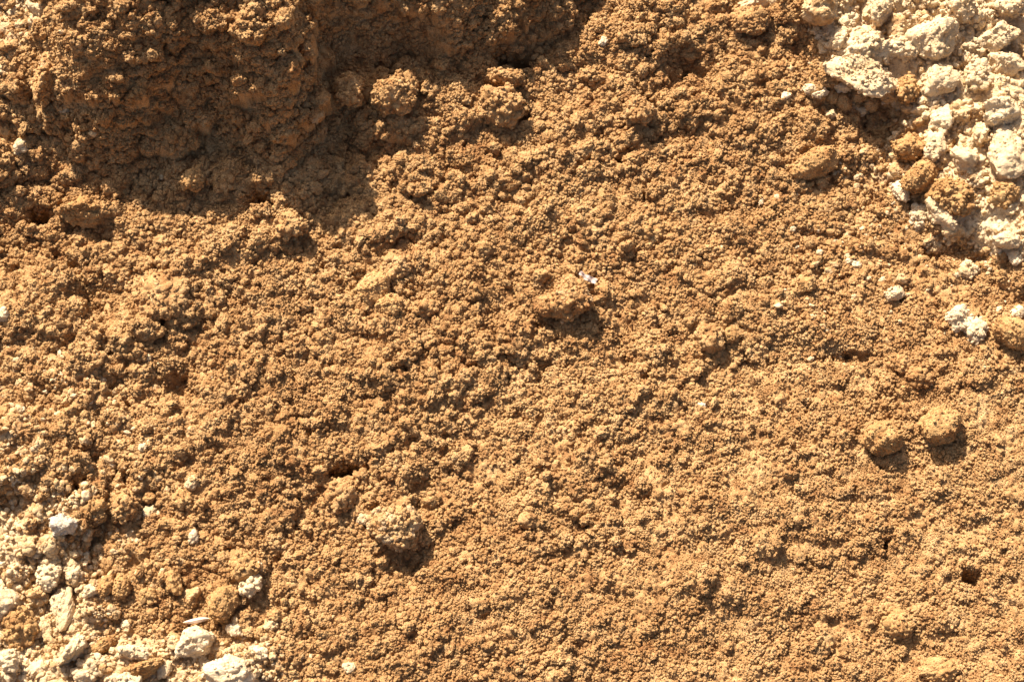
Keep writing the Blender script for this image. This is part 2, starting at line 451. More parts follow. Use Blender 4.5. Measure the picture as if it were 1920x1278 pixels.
# ------------------------------------------------------------------ loose crumbs, far too many to count
def crumb_nodes(name, mat, variants, subdiv, n_amp, n_scale, v_amp, v_scale):
    ng = bpy.data.node_groups.new(name, 'GeometryNodeTree')
    ng.interface.new_socket("Geometry", in_out='INPUT', socket_type='NodeSocketGeometry')
    ng.interface.new_socket("Geometry", in_out='OUTPUT', socket_type='NodeSocketGeometry')
    N = ng.nodes.new; L = ng.links.new
    gi = N("NodeGroupInput"); go = N("NodeGroupOutput")
    g2i = N("GeometryNodeGeometryToInstance")
    for k in range(variants):
        ico = N("GeometryNodeMeshIcoSphere")
        ico.inputs["Radius"].default_value = 1.0
        ico.inputs["Subdivisions"].default_value = subdiv
        pos = N("GeometryNodeInputPosition")
        add = N("ShaderNodeVectorMath"); add.operation = 'ADD'
        L(pos.outputs[0], add.inputs[0]); add.inputs[1].default_value = (13.7 * k + 1, 5.1 * k, 7.9 * k)
        nz = N("ShaderNodeTexNoise"); nz.inputs["Scale"].default_value = n_scale; nz.inputs["Detail"].default_value = 2.0
        L(add.outputs[0], nz.inputs["Vector"])
        vo = N("ShaderNodeTexVoronoi"); vo.inputs["Scale"].default_value = v_scale
        L(add.outputs[0], vo.inputs["Vector"])
        m1 = N("ShaderNodeMath"); m1.operation = 'MULTIPLY_ADD'
        L(nz.outputs["Fac"], m1.inputs[0]); m1.inputs[1].default_value = n_amp * 2; m1.inputs[2].default_value = 1 - n_amp
        m2 = N("ShaderNodeMath"); m2.operation = 'MULTIPLY_ADD'
        L(vo.outputs["Distance"], m2.inputs[0]); m2.inputs[1].default_value = -v_amp
        L(m1.outputs[0], m2.inputs[2])
        sc = N("ShaderNodeVectorMath"); sc.operation = 'SCALE'
        L(pos.outputs[0], sc.inputs[0]); L(m2.outputs[0], sc.inputs["Scale"])
        sp = N("GeometryNodeSetPosition")
        L(ico.outputs["Mesh"], sp.inputs["Geometry"]); L(sc.outputs[0], sp.inputs["Position"])
        ss = N("GeometryNodeSetShadeSmooth")
        L(sp.outputs[0], ss.inputs["Geometry"])
        ss.inputs["Shade Smooth"].default_value = True
        sm = N("GeometryNodeSetMaterial"); sm.inputs["Material"].default_value = mat
        L(ss.outputs[0], sm.inputs["Geometry"])
        tmp = N("GeometryNodeGeometryToInstance")
        L(sm.outputs[0], tmp.inputs[0])
        L(tmp.outputs[0], g2i.inputs[0]) if False else None
        if k == 0:
            jn = N("GeometryNodeJoinGeometry")
        L(tmp.outputs[0], jn.inputs[0])
    iop = N("GeometryNodeInstanceOnPoints")
    L(gi.outputs[0], iop.inputs["Points"])
    L(jn.outputs[0], iop.inputs["Instance"])
    iop.inputs["Pick Instance"].default_value = True
    def attr(nm, typ):
        a = N("GeometryNodeInputNamedAttribute"); a.data_type = typ
        a.inputs["Name"].default_value = nm
        return [o for o in a.outputs if o.name == "Attribute" and o.enabled][0]
    L(attr("idx", 'INT'), iop.inputs["Instance Index"])
    L(attr("siz", 'FLOAT_VECTOR'), iop.inputs["Scale"])
    e2r = N("FunctionNodeEulerToRotation")
    L(attr("rot", 'FLOAT_VECTOR'), e2r.inputs[0])
    L(e2r.outputs[0], iop.inputs["Rotation"])
    ng.nodes.remove(g2i)
    L(iop.outputs[0], go.inputs[0])
    return ng

# surface slope for area weighting and for placing crumbs on steep faces
core = (slice(IY0 + 4, IY0 + NYC - 4), slice(IX0 + 4, IX0 + NXC - 4))
gy_, gx_ = np.gradient(H[core], STEP)
AREA = np.sqrt(1 + np.clip(gx_ ** 2 + gy_ ** 2, 0, 9))
CX, CY = GX[core], GY[core]
CH = H[core]; CP = PALE[core]; CS = SMOOTH[core]; CPA = PATCH[core]
CU, CV = GU[core], GV[core]

SIZEF = (0.76 + 0.36 * RUG[core]) * (1.0 + 0.55 * fbm(CU, CV, 55.0, 2, 181))

def crumb_cloud(name, n, weight, rlo, rhi, power, ng_args, mat, label, seed, lift=(0.1, 0.7), stuff=True):
    r_ = np.random.RandomState(seed)
    n = int(n * 1.30)
    w = (AREA ** 1.6 * weight).ravel()
    cdf = np.cumsum(w); cdf /= cdf[-1]
    idx = np.searchsorted(cdf, r_.rand(n))
    x = CX.ravel()[idx] + r_.uniform(-.5, .5, n) * STEP
    y = CY.ravel()[idx] + r_.uniform(-.5, .5, n) * STEP
    nx = -gx_.ravel()[idx]; ny = -gy_.ravel()[idx]
    s = np.sqrt(1 + nx * nx + ny * ny)
    r = rlo + (rhi - rlo) * r_.rand(n) ** power
    r = r * SIZEF.ravel()[idx]
    lf = r_.uniform(lift[0], lift[1], n) * r
    co = np.stack([x + nx / s * lf, y + ny / s * lf, CH.ravel()[idx] + lf / s], -1).astype(np.float32)
    me = bpy.data.meshes.new(name)
    me.vertices.add(n); me.vertices.foreach_set("co", co.ravel())
    siz = (r[:, None] * r_.uniform(0.6, 1.3, (n, 3))).astype(np.float32)
    rot = r_.uniform(0, 6.283, (n, 3)).astype(np.float32)
    a = me.attributes.new("siz", 'FLOAT_VECTOR', 'POINT'); a.data.foreach_set("vector", siz.ravel())
    a = me.attributes.new("rot", 'FLOAT_VECTOR', 'POINT'); a.data.foreach_set("vector", rot.ravel())
    a = me.attributes.new("idx", 'INT', 'POINT'); a.data.foreach_set("value", r_.randint(0, ng_args[0], n).astype(np.int32))
    me.update()
    o = bpy.data.objects.new(name, me)
    COL.objects.link(o)
    md = o.modifiers.new("crumbs", 'NODES')
    md.node_group = crumb_nodes(name, mat, *ng_args)
    o["kind"] = "stuff"; o["label"] = label; o["category"] = "crumbs"
    return o

b_w = (1 - CP) ** 1.8 * (1 - 0.6 * CS) * (1 - HOLE[core] ** 0.7)
near_pale = CP
clus = 0.16 + 0.84 * sstep(-0.12, 0.2, fbm(CU, CV, 22.0, 3, 151))
clus = (clus * RUG[core] + (0.16 + 0.84 * clus) * (1 - RUG[core])) * LOOSE[core]
crumb_cloud("soil_crumbs", 500000, b_w * clus, 0.0012, 0.0046, 1.6, (10, 3, 0.45, 1.6, 0.50, 2.3), M['brown'],
            "fine brown soil crumbs covering the whole slope", 201, (0.1, 0.95))
crumb_cloud("soil_lumps", 18000, b_w * (0.15 + 0.85 * CPA) * (0.12 + 0.88 * RUG[core]), 0.0055, 0.0125, 2.6, (8, 4, 0.40, 1.3, 0.55, 3.4), M['brown'],
            "thumb sized crumbly brown soil lumps scattered over the slope", 202, (-0.1, 0.5))
halo = np.clip(CP * 1.6, 0, 1) * (1 - CP * 0.4) + 0.5 * sstep(420, 60, CU) * sstep(560, 960, CV) + 0.4 * blob(CU, CV, 1690, 380, 110, 200, 20) + 0.3 * sstep(1130, 1260, CV) * sstep(620, 420, CU)
crumb_cloud("tan_crumbs", 34000, halo * (1 - 0.6 * sstep(0.7, 1, CP)) * (0.2 + 0.8 * clus), 0.0015, 0.0085, 2.8, (8, 3, 0.60, 1.5, 0.35, 1.8), M['stained'],
            "tan crumbs of mixed clay and soil where the pale clay meets the brown soil", 204, (-0.1, 0.5))
speck = sstep(500, 60, CU) * sstep(420, 950, CV) * 0.10 + 0.10 * blob(CU, CV, 1620, 500, 200, 160, 40) + 0.03 * blob(CU, CV, 60, 60, 120, 80)
crumb_cloud("pale_clay_crumbs", 40000, CP * (0.15 + 0.85 * clus) + speck * 0.35 * (1 - CP), 0.0015, 0.0075, 3.6, (6, 3, 0.55, 1.3, 0.30, 1.6), M['pale'],
            "small pale clay crumbs lying on and around the pale clay", 203, (0.0, 0.6))

# ------------------------------------------------------------------ single clods and stones
ICO = {}
def ico(n):
    if n not in ICO:
        bm = bmesh.new(); bmesh.ops.create_icosphere(bm, subdivisions=n, radius=1.0)
        bm.verts.ensure_lookup_table()
        v = np.array([x.co[:] for x in bm.verts]); v /= np.linalg.norm(v, axis=1)[:, None]
        f = np.array([[q.index for q in p.verts] for p in bm.faces], np.int32)
        bm.free(); ICO[n] = (v, f)
    return ICO[n]

def clod_mesh(name, a, b, c, style, seed, mat, pale=False):
    """a,b,c half sizes in metres; style: crumbly, smooth, angular, lobed"""
    r_ = np.random.RandomState(seed)
    size = (a + b + c) / 3
    D, F = ico(6 if size > 0.013 else 5)
    r = np.ones(len(D))
    if style in ('angular', 'slab'):
        np_ = r_.randint(9, 14)
        N = r_.normal(0, 1, (np_, 3)); N /= np.linalg.norm(N, axis=1)[:, None]
        off = r_.uniform(0.66, 0.95, np_)
        q = (D @ N.T) / off
        r = 1.0 / np.maximum((np.clip(q, 0, None) ** 14).sum(1) ** (1 / 14.0), 0.85)
    elif style == 'lobed':
        nl = r_.randint(3, 6)
        C = r_.normal(0, 1, (nl, 3)); C[:, 2] *= 0.5; C *= (0.48 / np.linalg.norm(C, axis=1))[:, None]
        R = r_.uniform(0.48, 0.66, nl)
        dot = D @ C.T
        disc = dot ** 2 - (C ** 2).sum(1) + R ** 2
        rr = np.where(disc > 0, dot + np.sqrt(np.clip(disc, 0, None)), 0)
        r = np.maximum((np.clip(rr, 0.3, None) ** 8).sum(1) ** (1 / 8.0), 0.5)
    # low waves
    for k, (fq, am) in enumerate(((1.6, 0.13), (3.1, 0.09), (6.0, 0.05), (11.0, 0.028))):
        for q in range(4):
            w = r_.normal(0, 1, 3) * fq
            r = r + am * 0.5 * np.sin(D @ w + r_.rand() * 6.28)
    P = D * r[:, None] * np.array([a, b, c])
    # bigger lumps, then crumbs stuck to the surface
    if style in ('crumbly', 'lobed') and size > 0.012:
        nb = r_.randint(14, 24)
        C = P[r_.randint(0, len(P), nb)] * 0.93
        R = size * r_.uniform(0.18, 0.42, nb)
        dd = ((P[:, None, :] - C[None, :, :]) ** 2).sum(2)
        h = np.sqrt(np.clip(R[None, :] ** 2 - dd, 0, None)).max(1)
        P = P + P / np.linalg.norm(P, axis=1)[:, None] * (h * 0.45)[:, None]
    br = {'crumbly': 0.0042, 'lobed': 0.0042, 'smooth': 0.0026, 'angular': 0.0032, 'slab': 0.0032}[style]
    dens = {'crumbly': 1.8, 'lobed': 1.6, 'smooth': 1.3, 'angular': 0.8, 'slab': 1.2}[style]
    br = min(br, size * 0.30)
    nb = int(min(1500, dens * 4 * size * size / (br * br)))
    if nb > 0:
        ci = r_.randint(0, len(P), nb)
        C = P[ci] * (1 - 0.2 * r_.rand(nb))[:, None] * 1.0
        R = br * (0.45 + 1.5 * r_.rand(nb) ** 1.6)
        Nn = P / np.linalg.norm(P, axis=1)[:, None]
        lift = np.zeros(len(P))
        for s in range(0, nb, 60):
            dd = ((P[:, None, :] - C[None, s:s + 60, :]) ** 2).sum(2)
            h = np.sqrt(np.clip(R[None, s:s + 60] ** 2 - dd, 0, None)).max(1)
            lift = np.maximum(lift, h)
        P = P + Nn * (lift * (0.95 if style in ('crumbly', 'lobed') else 0.55))[:, None]
    # loose crumbs baked onto it, merged into the same mesh
    cover = {'crumbly': 0.7, 'lobed': 0.8, 'smooth': 0.30, 'slab': 0.55, 'angular': 0.10}[style]
    if pale and style in ('lobed', 'smooth'): cover *= 0.35
    cr = min(0.0016 if style in ('smooth', 'angular') else 0.0026, size * 0.16)
    if style == 'smooth': cover *= 1.0
    nc = int(cover * 3.2 * size * size / (cr * cr))
    V0, F0 = ico(2)
    ci = r_.randint(0, len(P), nc)
    rad = cr * (0.5 + 1.3 * r_.rand(nc) ** 1.8)
    base = P[ci] * (1 + 0.25 * rad / size)[:, None]
    S = V0[None] * (rad[:, None] * r_.uniform(0.7, 1.25, (nc, len(V0))))[:, :, None] * r_.uniform(0.7, 1.2, (nc, 1, 3))
    CV_ = (base[:, None, :] + S).reshape(-1, 3)
    CF = (F0[None] + (len(P) + np.arange(nc) * len(V0))[:, None, None]).reshape(-1, 3).astype(np.int32)
    P = np.concatenate([P, CV_]); F = np.concatenate([F, CF])
    me = bpy.data.meshes.new(name)
    me.vertices.add(len(P)); me.vertices.foreach_set("co", P.astype(np.float32).ravel())
    me.loops.add(F.size); me.loops.foreach_set("vertex_index", F.ravel())
    me.polygons.add(len(F)); me.polygons.foreach_set("loop_start", np.arange(0, F.size, 3, dtype=np.int32))
    me.polygons.foreach_set("use_smooth", np.ones(len(F), bool))
    me.update(calc_edges=True)
    me.materials.append(mat)
    return me

def hit(u, v):
    """where the sight line through a spot of the photo meets the ground"""
    d = ray_dir(u, v)
    t = np.linspace(0.55, 1.15, 2400)
    p = CAMP[None, :] + t[:, None] * d[None, :]
    h = sample(H, p[:, 0], p[:, 1])
    k = np.argmax(p[:, 2] <= h)
    if k == 0: k = np.argmin(np.abs(p[:, 2] - h))
    return p[k], t[k]

def local_height(x, y, r):
    k = max(1, int(r / STEP))
    fx, fy = gidx(x, y); i, j = int(fx), int(fy)
    S = H[max(j - k, 0):j + k + 1, max(i - k, 0):i + k + 1]
    return float(np.percentile(S, 45))

def place(name, cat, label, u, v, a, b, rot, style, mat, seed, group=None, tall=0.8, lift=0.35):
    p, t = hit(u, v)
    s = t / 1000.0
    a, b = a * s, b * s
    c = tall * (a + b) / 2
    z = local_height(p[0], p[1], min(a, b) * 0.7) + c * (lift + (0.22 if cat == 'soil clod' else 0.12))
    # slide along the sight line so that the middle of the thing stands at the height wanted
    d = ray_dir(u, v)
    q = CAMP + d * ((z - CAMP[2]) / d[2])
    me = clod_mesh(name, a, b, c, style, seed, M[mat], mat not in ('brown', 'warm', 'mixed', 'worn', 'dusty'))
    o = bpy.data.objects.new(name, me)
    COL.objects.link(o)
    o.location = (q[0], q[1], z)
    rr = np.random.RandomState(seed + 999)
    o.rotation_euler = (rr.uniform(-.18, .18), rr.uniform(-.18, .18), math.radians(-rot))
    o["label"] = label; o["category"] = cat
    if group: o["group"] = group
    return o

GB = "large brown soil clods"; GS = "small brown soil clods"; GP = "pale clay chunks of the right bank"
GL = "pale clay chunks of the low left corner"; GW = "small pale pebbles on the brown soil"
# name, category, label, u, v, half width, half height, turn, style, material, group, tall, lift
THINGS = [
 ("soil_clod", "soil clod", "big crumbly brown clod standing on the edge of the shaded hollow, top centre", 744, 178, 50, 38, -15, 'lobed', 'brown', GB, .9, .4),
 ("soil_clod", "soil clod", "pointed crumbly brown clod just left of the big clod at the hollow edge", 658, 166, 26, 30, 20, 'lobed', 'brown', GB, .9, .4),
 ("soil_clod", "soil clod", "rounded brown clod with a deep shadow under it, right of the shaded hollow", 938, 200, 37, 29, 0, 'crumbly', 'brown', GB, 1.0, .5),
 ("soil_clod", "soil clod", "wide crumbly brown clod just above the rounded clod and below the dark burrow", 945, 148, 36, 17, 5, 'lobed', 'brown', GB, .9, .4),
 ("soil_clod", "soil clod", "knobbly brown clod with a smooth round left end, upper centre right", 1205, 208, 28, 25, 40, 'lobed', 'mixed', GB, .9, .4),
 ("soil_clod", "soil clod", "smooth slanting brown clod, upper left of the round clod beside it near the middle", 702, 540, 33, 25, -38, 'smooth', 'dusty', GB, .8, .4),
 ("soil_clod", "soil clod", "round brown clod touching the smooth slanting clod near the middle", 731, 572, 23, 20, 0, 'smooth', 'dusty', GB, .9, .45),
 ("soil_clod", "soil clod", "rough brown clod right above the smooth slanting clod near the middle", 748, 498, 24, 23, 0, 'crumbly', 'brown', GB, .8, .3),
 ("soil_clod", "soil clod", "big rough brown clod below the pinkish scrap in the middle", 1073, 562, 36, 33, -15, 'lobed', 'mixed', GB, 1.0, .45),
 ("soil_clod", "soil clod", "smaller clod leaning on the left side of the big middle clod", 1022, 573, 22, 17, 10, 'smooth', 'brown', GB, .8, .4),
 ("soil_clod", "soil clod", "low wide brown clod to the right of the round middle clod", 800, 579, 21, 13, 0, 'crumbly', 'brown', GS, .8, .4),
 ("soil_clod", "soil clod", "big clod with greyish worn top and a crumb filled pit at its lower right", 735, 988, 47, 40, 25, 'lobed', 'worn', GB, .9, .45),
 ("soil_clod", "soil clod", "reddish brown clod just below the two dark holes", 641, 926, 21, 24, 0, 'crumbly', 'brown', GB, .8, .35),
 ("soil_clod", "soil clod", "blocky brown clod with a dark underside, left one of the pair at lower right", 1657, 820, 36, 30, 0, 'smooth', 'warm', GB, 1.0, .5),
 ("soil_clod", "soil clod", "large round pitted brown clod, right one of the pair at lower right", 1764, 796, 38, 33, 0, 'smooth', 'warm', GB, .9, .4),
 ("soil_clod", "soil clod", "small angular orange brown clod left of the flat pale pebble at right", 1516, 534, 15, 12, -20, 'angular', 'warm', GS, .8, .4),
 ("soil_clod", "soil clod", "rough brown clod with a small dark gap on its right, right of centre", 1330, 634, 22, 24, 0, 'crumbly', 'brown', GS, .8, .3),
 ("soil_clod", "soil clod", "small smooth clod across the dark gap from the rough clod, right of centre", 1370, 628, 13, 14, 0, 'smooth', 'warm', GS, .9, .4),
 ("soil_clod", "soil clod", "round reddish clod above the large pitted clod at lower right", 1723, 707, 19, 18, 0, 'crumbly', 'brown', GS, .8, .3),
 ("soil_clod", "soil clod", "small reddish clod upper left of the round reddish clod at right", 1690, 684, 16, 14, 0, 'crumbly', 'brown', GS, .8, .3),
 ("soil_clod", "soil clod", "long smooth orange clod at the right edge beside the white lump", 1902, 624, 36, 26, 35, 'smooth', 'warm', GB, .9, .45),
 ("soil_clod", "soil clod", "long smooth brown clod with a shaded underside, left of the pale bank", 1532, 305, 50, 27, -22, 'smooth', 'warm', GB, .7, .3),
 ("soil_clod", "soil clod", "smooth tilted orange clod touching a whitish stone at the foot of the pale bank", 1724, 332, 37, 24, -33, 'smooth', 'warm', GB, .9, .45),
 ("soil_clod", "soil clod", "orange clod wedged under the pale bank above the tilted orange clod", 1707, 279, 25, 18, 8, 'crumbly', 'warm', GB, .9, .45),
 ("soil_clod", "soil clod", "flat topped brown clod upper left of the wedged orange clod", 1662, 250, 28, 17, 0, 'lobed', 'warm', GB, .8, .4),
 ("soil_clod", "soil clod", "dark brown clod lying on the pale clay right of the big pale slab", 1702, 168, 14, 20, 0, 'crumbly', 'warm', GS, 1.0, .6),
 ("soil_clod", "soil clod", "round brown clod in the light at the shadow edge under the pale slab", 1582, 194, 13, 16, 0, 'smooth', 'brown', GS, .9, .5),
 ("soil_clod", "soil clod", "round brown clod left of its twin below the two pale pebbles", 1560, 184, 12, 12, 0, 'smooth', 'brown', GS, .9, .5),
 ("soil_clod", "soil clod", "brown clod in the shadow right under the pale slab", 1610, 181, 13, 11, 0, 'smooth', 'brown', GS, .9, .5),
 ("soil_clod", "soil clod", "shaded brown clod further right under the pale slab", 1634, 195, 13, 12, 0, 'smooth', 'brown', GS, .9, .5),
 ("soil_clod", "soil clod", "rough orange brown clod heaped on pale clay at right, below the tilted orange clod", 1782, 366, 38, 34, 30, 'lobed', 'warm', GB, .8, .4),
 ("soil_clod", "soil clod", "crumbly orange clod on the lower end of the pale bank by the right edge", 1886, 366, 27, 20, 10, 'lobed', 'warm', GB, .8, .4),
 ("soil_clod", "soil clod", "brown clod hanging below the pale chunk at the top edge", 1414, 44, 32, 25, 0, 'lobed', 'brown', GB, .9, .4),
 ("soil_clod", "soil clod", "flat topped lit block right of the round hole at the left", 148, 396, 48, 24, 3, 'slab', 'warm', GB, .8, .3),
 ("soil_clod", "soil clod", "tall block with a smooth shaded face near the top left corner", 82, 155, 22, 46, 0, 'slab', 'mixed', GB, .9, .4),
 ("soil_clod", "soil clod", "broad rough block with a smooth shaded right side, left of centre", 303, 552, 42, 50, 15, 'crumbly', 'brown', GB, .5, .1),
 ("soil_clod", "soil clod", "smooth egg shaped orange clod above the broken white chunk, low left", 418, 1129, 27, 33, 10, 'smooth', 'warm', GB, .9, .45),
 ("soil_clod", "soil clod", "right one of two orange clods side by side, low left", 229, 1098, 15, 23, -5, 'smooth', 'warm', GS, .9, .45),
 ("soil_clod", "soil clod", "left one of two orange clods side by side, low left", 198, 1100, 14, 19, 5, 'smooth', 'warm', GS, .9, .45),
 ("soil_clod", "soil clod", "upright brown clod halfway between the orange pair and the egg shaped clod", 325, 1092, 16, 24, -20, 'angular', 'warm', GS, .9, .45),
 ("soil_clod", "soil clod", "pale brown angular clod leaning towards the left side of the egg shaped clod", 358, 1117, 14, 17, 25, 'angular', 'stained', GS, .9, .45),
 ("soil_clod", "soil clod", "small orange clod between the orange pair and the upright brown clod", 276, 1117, 14, 12, 0, 'crumbly', 'warm', GS, .9, .4),
 ("soil_clod", "soil clod", "crumbly orange clod with a pale pebble at its right, above the egg shaped clod", 459, 1064, 22, 18, 0, 'crumbly', 'warm', GS, .9, .4),
 ("soil_clod", "soil clod", "small round orange clod above the flat clod, left below the pale pebble", 278, 933, 11, 10, 0, 'smooth', 'warm', GS, .9, .45),
 ("soil_clod", "soil clod", "small flat light orange clod under the small round one at left", 281, 959, 15, 9, 0, 'smooth', 'stained', GS, .8, .45),
 ("soil_clod", "soil clod", "crumbly clod below left of the pale pebble at lower left", 343, 934, 14, 13, 0, 'crumbly', 'warm', GS, .9, .35),
 ("soil_clod", "soil clod", "flat oval clod a little right of the flat light orange clod", 313, 981, 16, 9, -5, 'smooth', 'warm', GS, .8, .45),
 ("soil_clod", "soil clod", "long orange clod lying at the bottom edge between pale chunks", 268, 1252, 40, 17, -22, 'smooth', 'warm', GB, .9, .45),
 ("soil_clod", "soil clod", "slim orange clod slanting above the long pale chunk, bottom left", 196, 1209, 25, 11, -38, 'smooth', 'warm', GS, .8, .45),
 ("soil_clod", "soil clod", "dark orange crumbly clod lying on the pale clay by the left edge", 37, 1180, 27, 34, 15, 'lobed', 'warm', GB, .9, .45),
 ("soil_clod", "soil clod", "rounded clod just right of the vertical shadow at the left", 175, 948, 17, 14, 0, 'crumbly', 'warm', GS, .8, .35),
 ("soil_clod", "soil clod", "upright crumbly clod between the vertical shadow and the small round orange clod", 231, 950, 19, 26, 0, 'crumbly', 'brown', GS, .7, .3),
 ("soil_clod", "soil clod", "small round lit clod on the shaded slope left of the pointed clod", 593, 219, 14, 10, 0, 'smooth', 'mixed', GS, .9, .5),
 ("soil_clod", "soil clod", "lit crumbly clod at the lower lip of the shaded hollow, left of the dark hole", 362, 338, 20, 17, 0, 'lobed', 'warm', GS, .9, .4),
 ("soil_clod", "soil clod", "knobby clod right of the deep dark hole under the hollow", 540, 415, 32, 26, 15, 'lobed', 'brown', GB, .7, .3),
 ("soil_clod", "soil clod", "small round clod with a shadow below, centre right of the big greyish clod", 990, 975, 17, 13, 0, 'smooth', 'brown', GS, .9, .4),
 ("soil_clod", "soil clod", "pitted clod with a dark shadow under it near the lower right", 1683, 1172, 24, 20, 0, 'crumbly', 'warm', GS, .8, .35),
 ("soil_clod", "soil clod", "low broad clod at the bottom edge towards the right corner", 1760, 1255, 34, 22, 0, 'smooth', 'warm', GS, .6, .2),
 ("soil_clod", "soil clod", "small clod beside a dark gap left of the middle of the lower half", 872, 705, 14, 14, 0, 'smooth', 'brown', GS, .9, .35),
 ("soil_clod", "soil clod", "rounded clod above the grey stone, centre right", 1212, 432, 24, 18, 0, 'crumbly', 'warm', GS, .7, .3),
 # ---- pale chunks of the right bank
 ("clay_chunk", "clay chunk", "big squarish pale block at the top edge where the pale bank begins", 1537, 15, 36, 22, 5, 'angular', 'stained', GP, 1.0, .6),
 ("clay_chunk", "clay chunk", "pale slanting chunk at the top edge on top of the hanging brown clod", 1411, 8, 30, 13, -22, 'angular', 'pale', GP, .8, .6),
 ("clay_chunk", "clay chunk", "kite shaped pale stone leaning at the left side of the big slab", 1572, 74, 15, 25, 35, 'angular', 'pale', GP, .8, .6),
 ("clay_chunk", "clay chunk", "tiny whitish stone left of the kite shaped stone", 1537, 70, 9, 7, 10, 'angular', 'white', GP, .8, .5),
 ("clay_chunk", "clay chunk", "rounded greyish stone below the tiny whitish stone", 1546, 87, 13, 11, 20, 'smooth', 'stained', GP, .8, .5),
 ("clay_chunk", "clay chunk", "domed upper half of the pale crusted mass beside the kite shaped stone", 1628, 84, 44, 42, 20, 'lobed', 'pale', GP, .7, .4),
 ("clay_slab", "clay slab", "big overhanging pale slab with a rough crust and a shadow along its lower edge", 1618, 138, 64, 38, 27, 'slab', 'pale', GP, .7, .5),
 ("clay_chunk", "clay chunk", "pinkish shaded end of the overhanging slab above the dark corner", 1668, 170, 22, 20, 0, 'angular', 'stained', GP, .9, .5),
 ("clay_chunk", "clay chunk", "tall tilted pale boulder with a broad shaded right side", 1748, 72, 36, 36, -30, 'angular', 'pale', GP, 1.1, .5),
 ("clay_chunk", "clay chunk", "large smooth oval pale boulder near the top right corner", 1877, 66, 33, 26, -15, 'angular', 'pale', GP, 1.0, .6),
 ("clay_chunk", "clay chunk", "rounded pale boulder below the tall tilted boulder", 1768, 145, 30, 33, 10, 'angular', 'pale', GP, .9, .5),
 ("clay_chunk", "clay chunk", "pale peaked chunk below the large oval boulder", 1885, 120, 27, 28, 30, 'angular', 'pale', GP, 1.0, .4),
 ("clay_chunk", "clay chunk", "bright pale boulder with a dark gap below it, by the right edge", 1873, 208, 35, 24, -12, 'angular', 'pale', GP, .9, .6),
 ("clay_chunk", "clay chunk", "huge pale boulder below the bright one at the right edge", 1893, 290, 42, 50, 15, 'angular', 'pale', GP, .7, .3),
 ("clay_chunk", "clay chunk", "pale chunk with a shaded front between the slab and the tilted boulder", 1693, 88, 26, 20, 0, 'lobed', 'pale', GP, 1.0, .4),
 ("clay_chunk", "clay chunk", "pale rough chunk between the rounded boulder and the peaked chunk", 1832, 140, 26, 22, 0, 'lobed', 'pale', GP, .9, .4),
 ("clay_chunk", "clay chunk", "pale standing chunk at the top edge with a streaked shaded side", 1650, 18, 20, 26, 0, 'angular', 'pale', GP, 1.1, .4),
 ("clay_chunk", "clay chunk", "pale crumbly chunk right of the squarish block near the top", 1592, 38, 16, 20, 0, 'lobed', 'pale', GP, .9, .4),
 ("clay_chunk", "clay chunk", "pale standing chunk third from the squarish block along the top edge", 1680, 50, 14, 24, 0, 'angular', 'stained', GP, 1.0, .4),
 ("clay_chunk", "clay chunk", "flat pale stone below the dark brown clod on the pale clay", 1729, 206, 21, 10, -8, 'angular', 'pale', GP, .8, .6),
 ("clay_chunk", "clay chunk", "small round pale pebble at the left end of the flat pale stone", 1704, 204, 9, 9, 0, 'smooth', 'stained', GP, .9, .5),
 ("clay_chunk", "clay chunk", "pale cone shaped chunk below the flat pale stone", 1762, 232, 20, 28, 10, 'angular', 'pale', GP, 1.1, .4),
 ("clay_chunk", "clay chunk", "pale chunk with a pitted front, right of the cone shaped chunk", 1797, 212, 20, 18, 0, 'lobed', 'stained', GP, .9, .4),
 ("clay_chunk", "clay chunk", "smooth pale wall piece right above the wedged orange clod", 1752, 278, 20, 32, 0, 'angular', 'pale', GP, .8, .4),
 ("clay_chunk", "clay chunk", "big rough pale chunk between the wall piece and the huge boulder", 1808, 300, 27, 26, 10, 'angular', 'pale', GP, .8, .4),
 ("clay_chunk", "clay chunk", "small peaked pale chunk left of the bright boulder by the right edge", 1838, 250, 16, 20, 10, 'angular', 'pale', GP, 1.0, .4),
 ("clay_chunk", "clay chunk", "pale chunk at the top edge left of the right corner", 1800, 20, 30, 20, 10, 'lobed', 'pale', GP, .9, .4),
 ("clay_chunk", "clay chunk", "pale chunk filling the top right corner", 1895, 12, 28, 18, 0, 'lobed', 'pale', GP, .9, .4),
 ("clay_chunk", "clay chunk", "whitish stone standing against the left end of the tilted orange clod", 1689, 358, 15, 20, -15, 'angular', 'white', GP, .9, .6),
 ("clay_chunk", "clay chunk", "pale stone above the whitish stone by the tilted orange clod", 1681, 320, 14, 13, 0, 'smooth', 'stained', GP, .9, .5),
 ("clay_chunk", "clay chunk", "white lumpy stone left of the grooved pale chunk at the foot of the bank", 1724, 402, 14, 22, 10, 'lobed', 'white', GP, .9, .5),
 ("clay_chunk", "clay chunk", "pale grooved chunk at the foot of the bank, under the orange heap", 1764, 405, 32, 19, 38, 'angular', 'pale', GP, .9, .5),
 ("clay_chunk", "clay chunk", "shaded brownish knob under the grooved pale chunk", 1786, 432, 20, 18, 0, 'smooth', 'stained', GP, .9, .4),
 ("clay_chunk", "clay chunk", "oval pale stone with shade below it, right edge under the bank", 1890, 451, 24, 14, 3, 'smooth', 'pale', GP, .9, .6),
 ("clay_chunk", "clay chunk", "white clay patch at the right edge under the oval pale stone", 1908, 480, 15, 17, 0, 'angular', 'white', GP, .7, .3),
 ("clay_chunk", "clay chunk", "pale ragged chunk on brown soil, lower left of the oval pale stone", 1813, 506, 13, 22, -20, 'lobed', 'pale', GP, .8, .5),
 # ---- pale stones lying on the brown soil
 ("pebble", "pebble", "flat pale pebble alone on the brown soil at right", 1678, 550, 19, 11, -5, 'smooth', 'pale', GW, .8, .55),
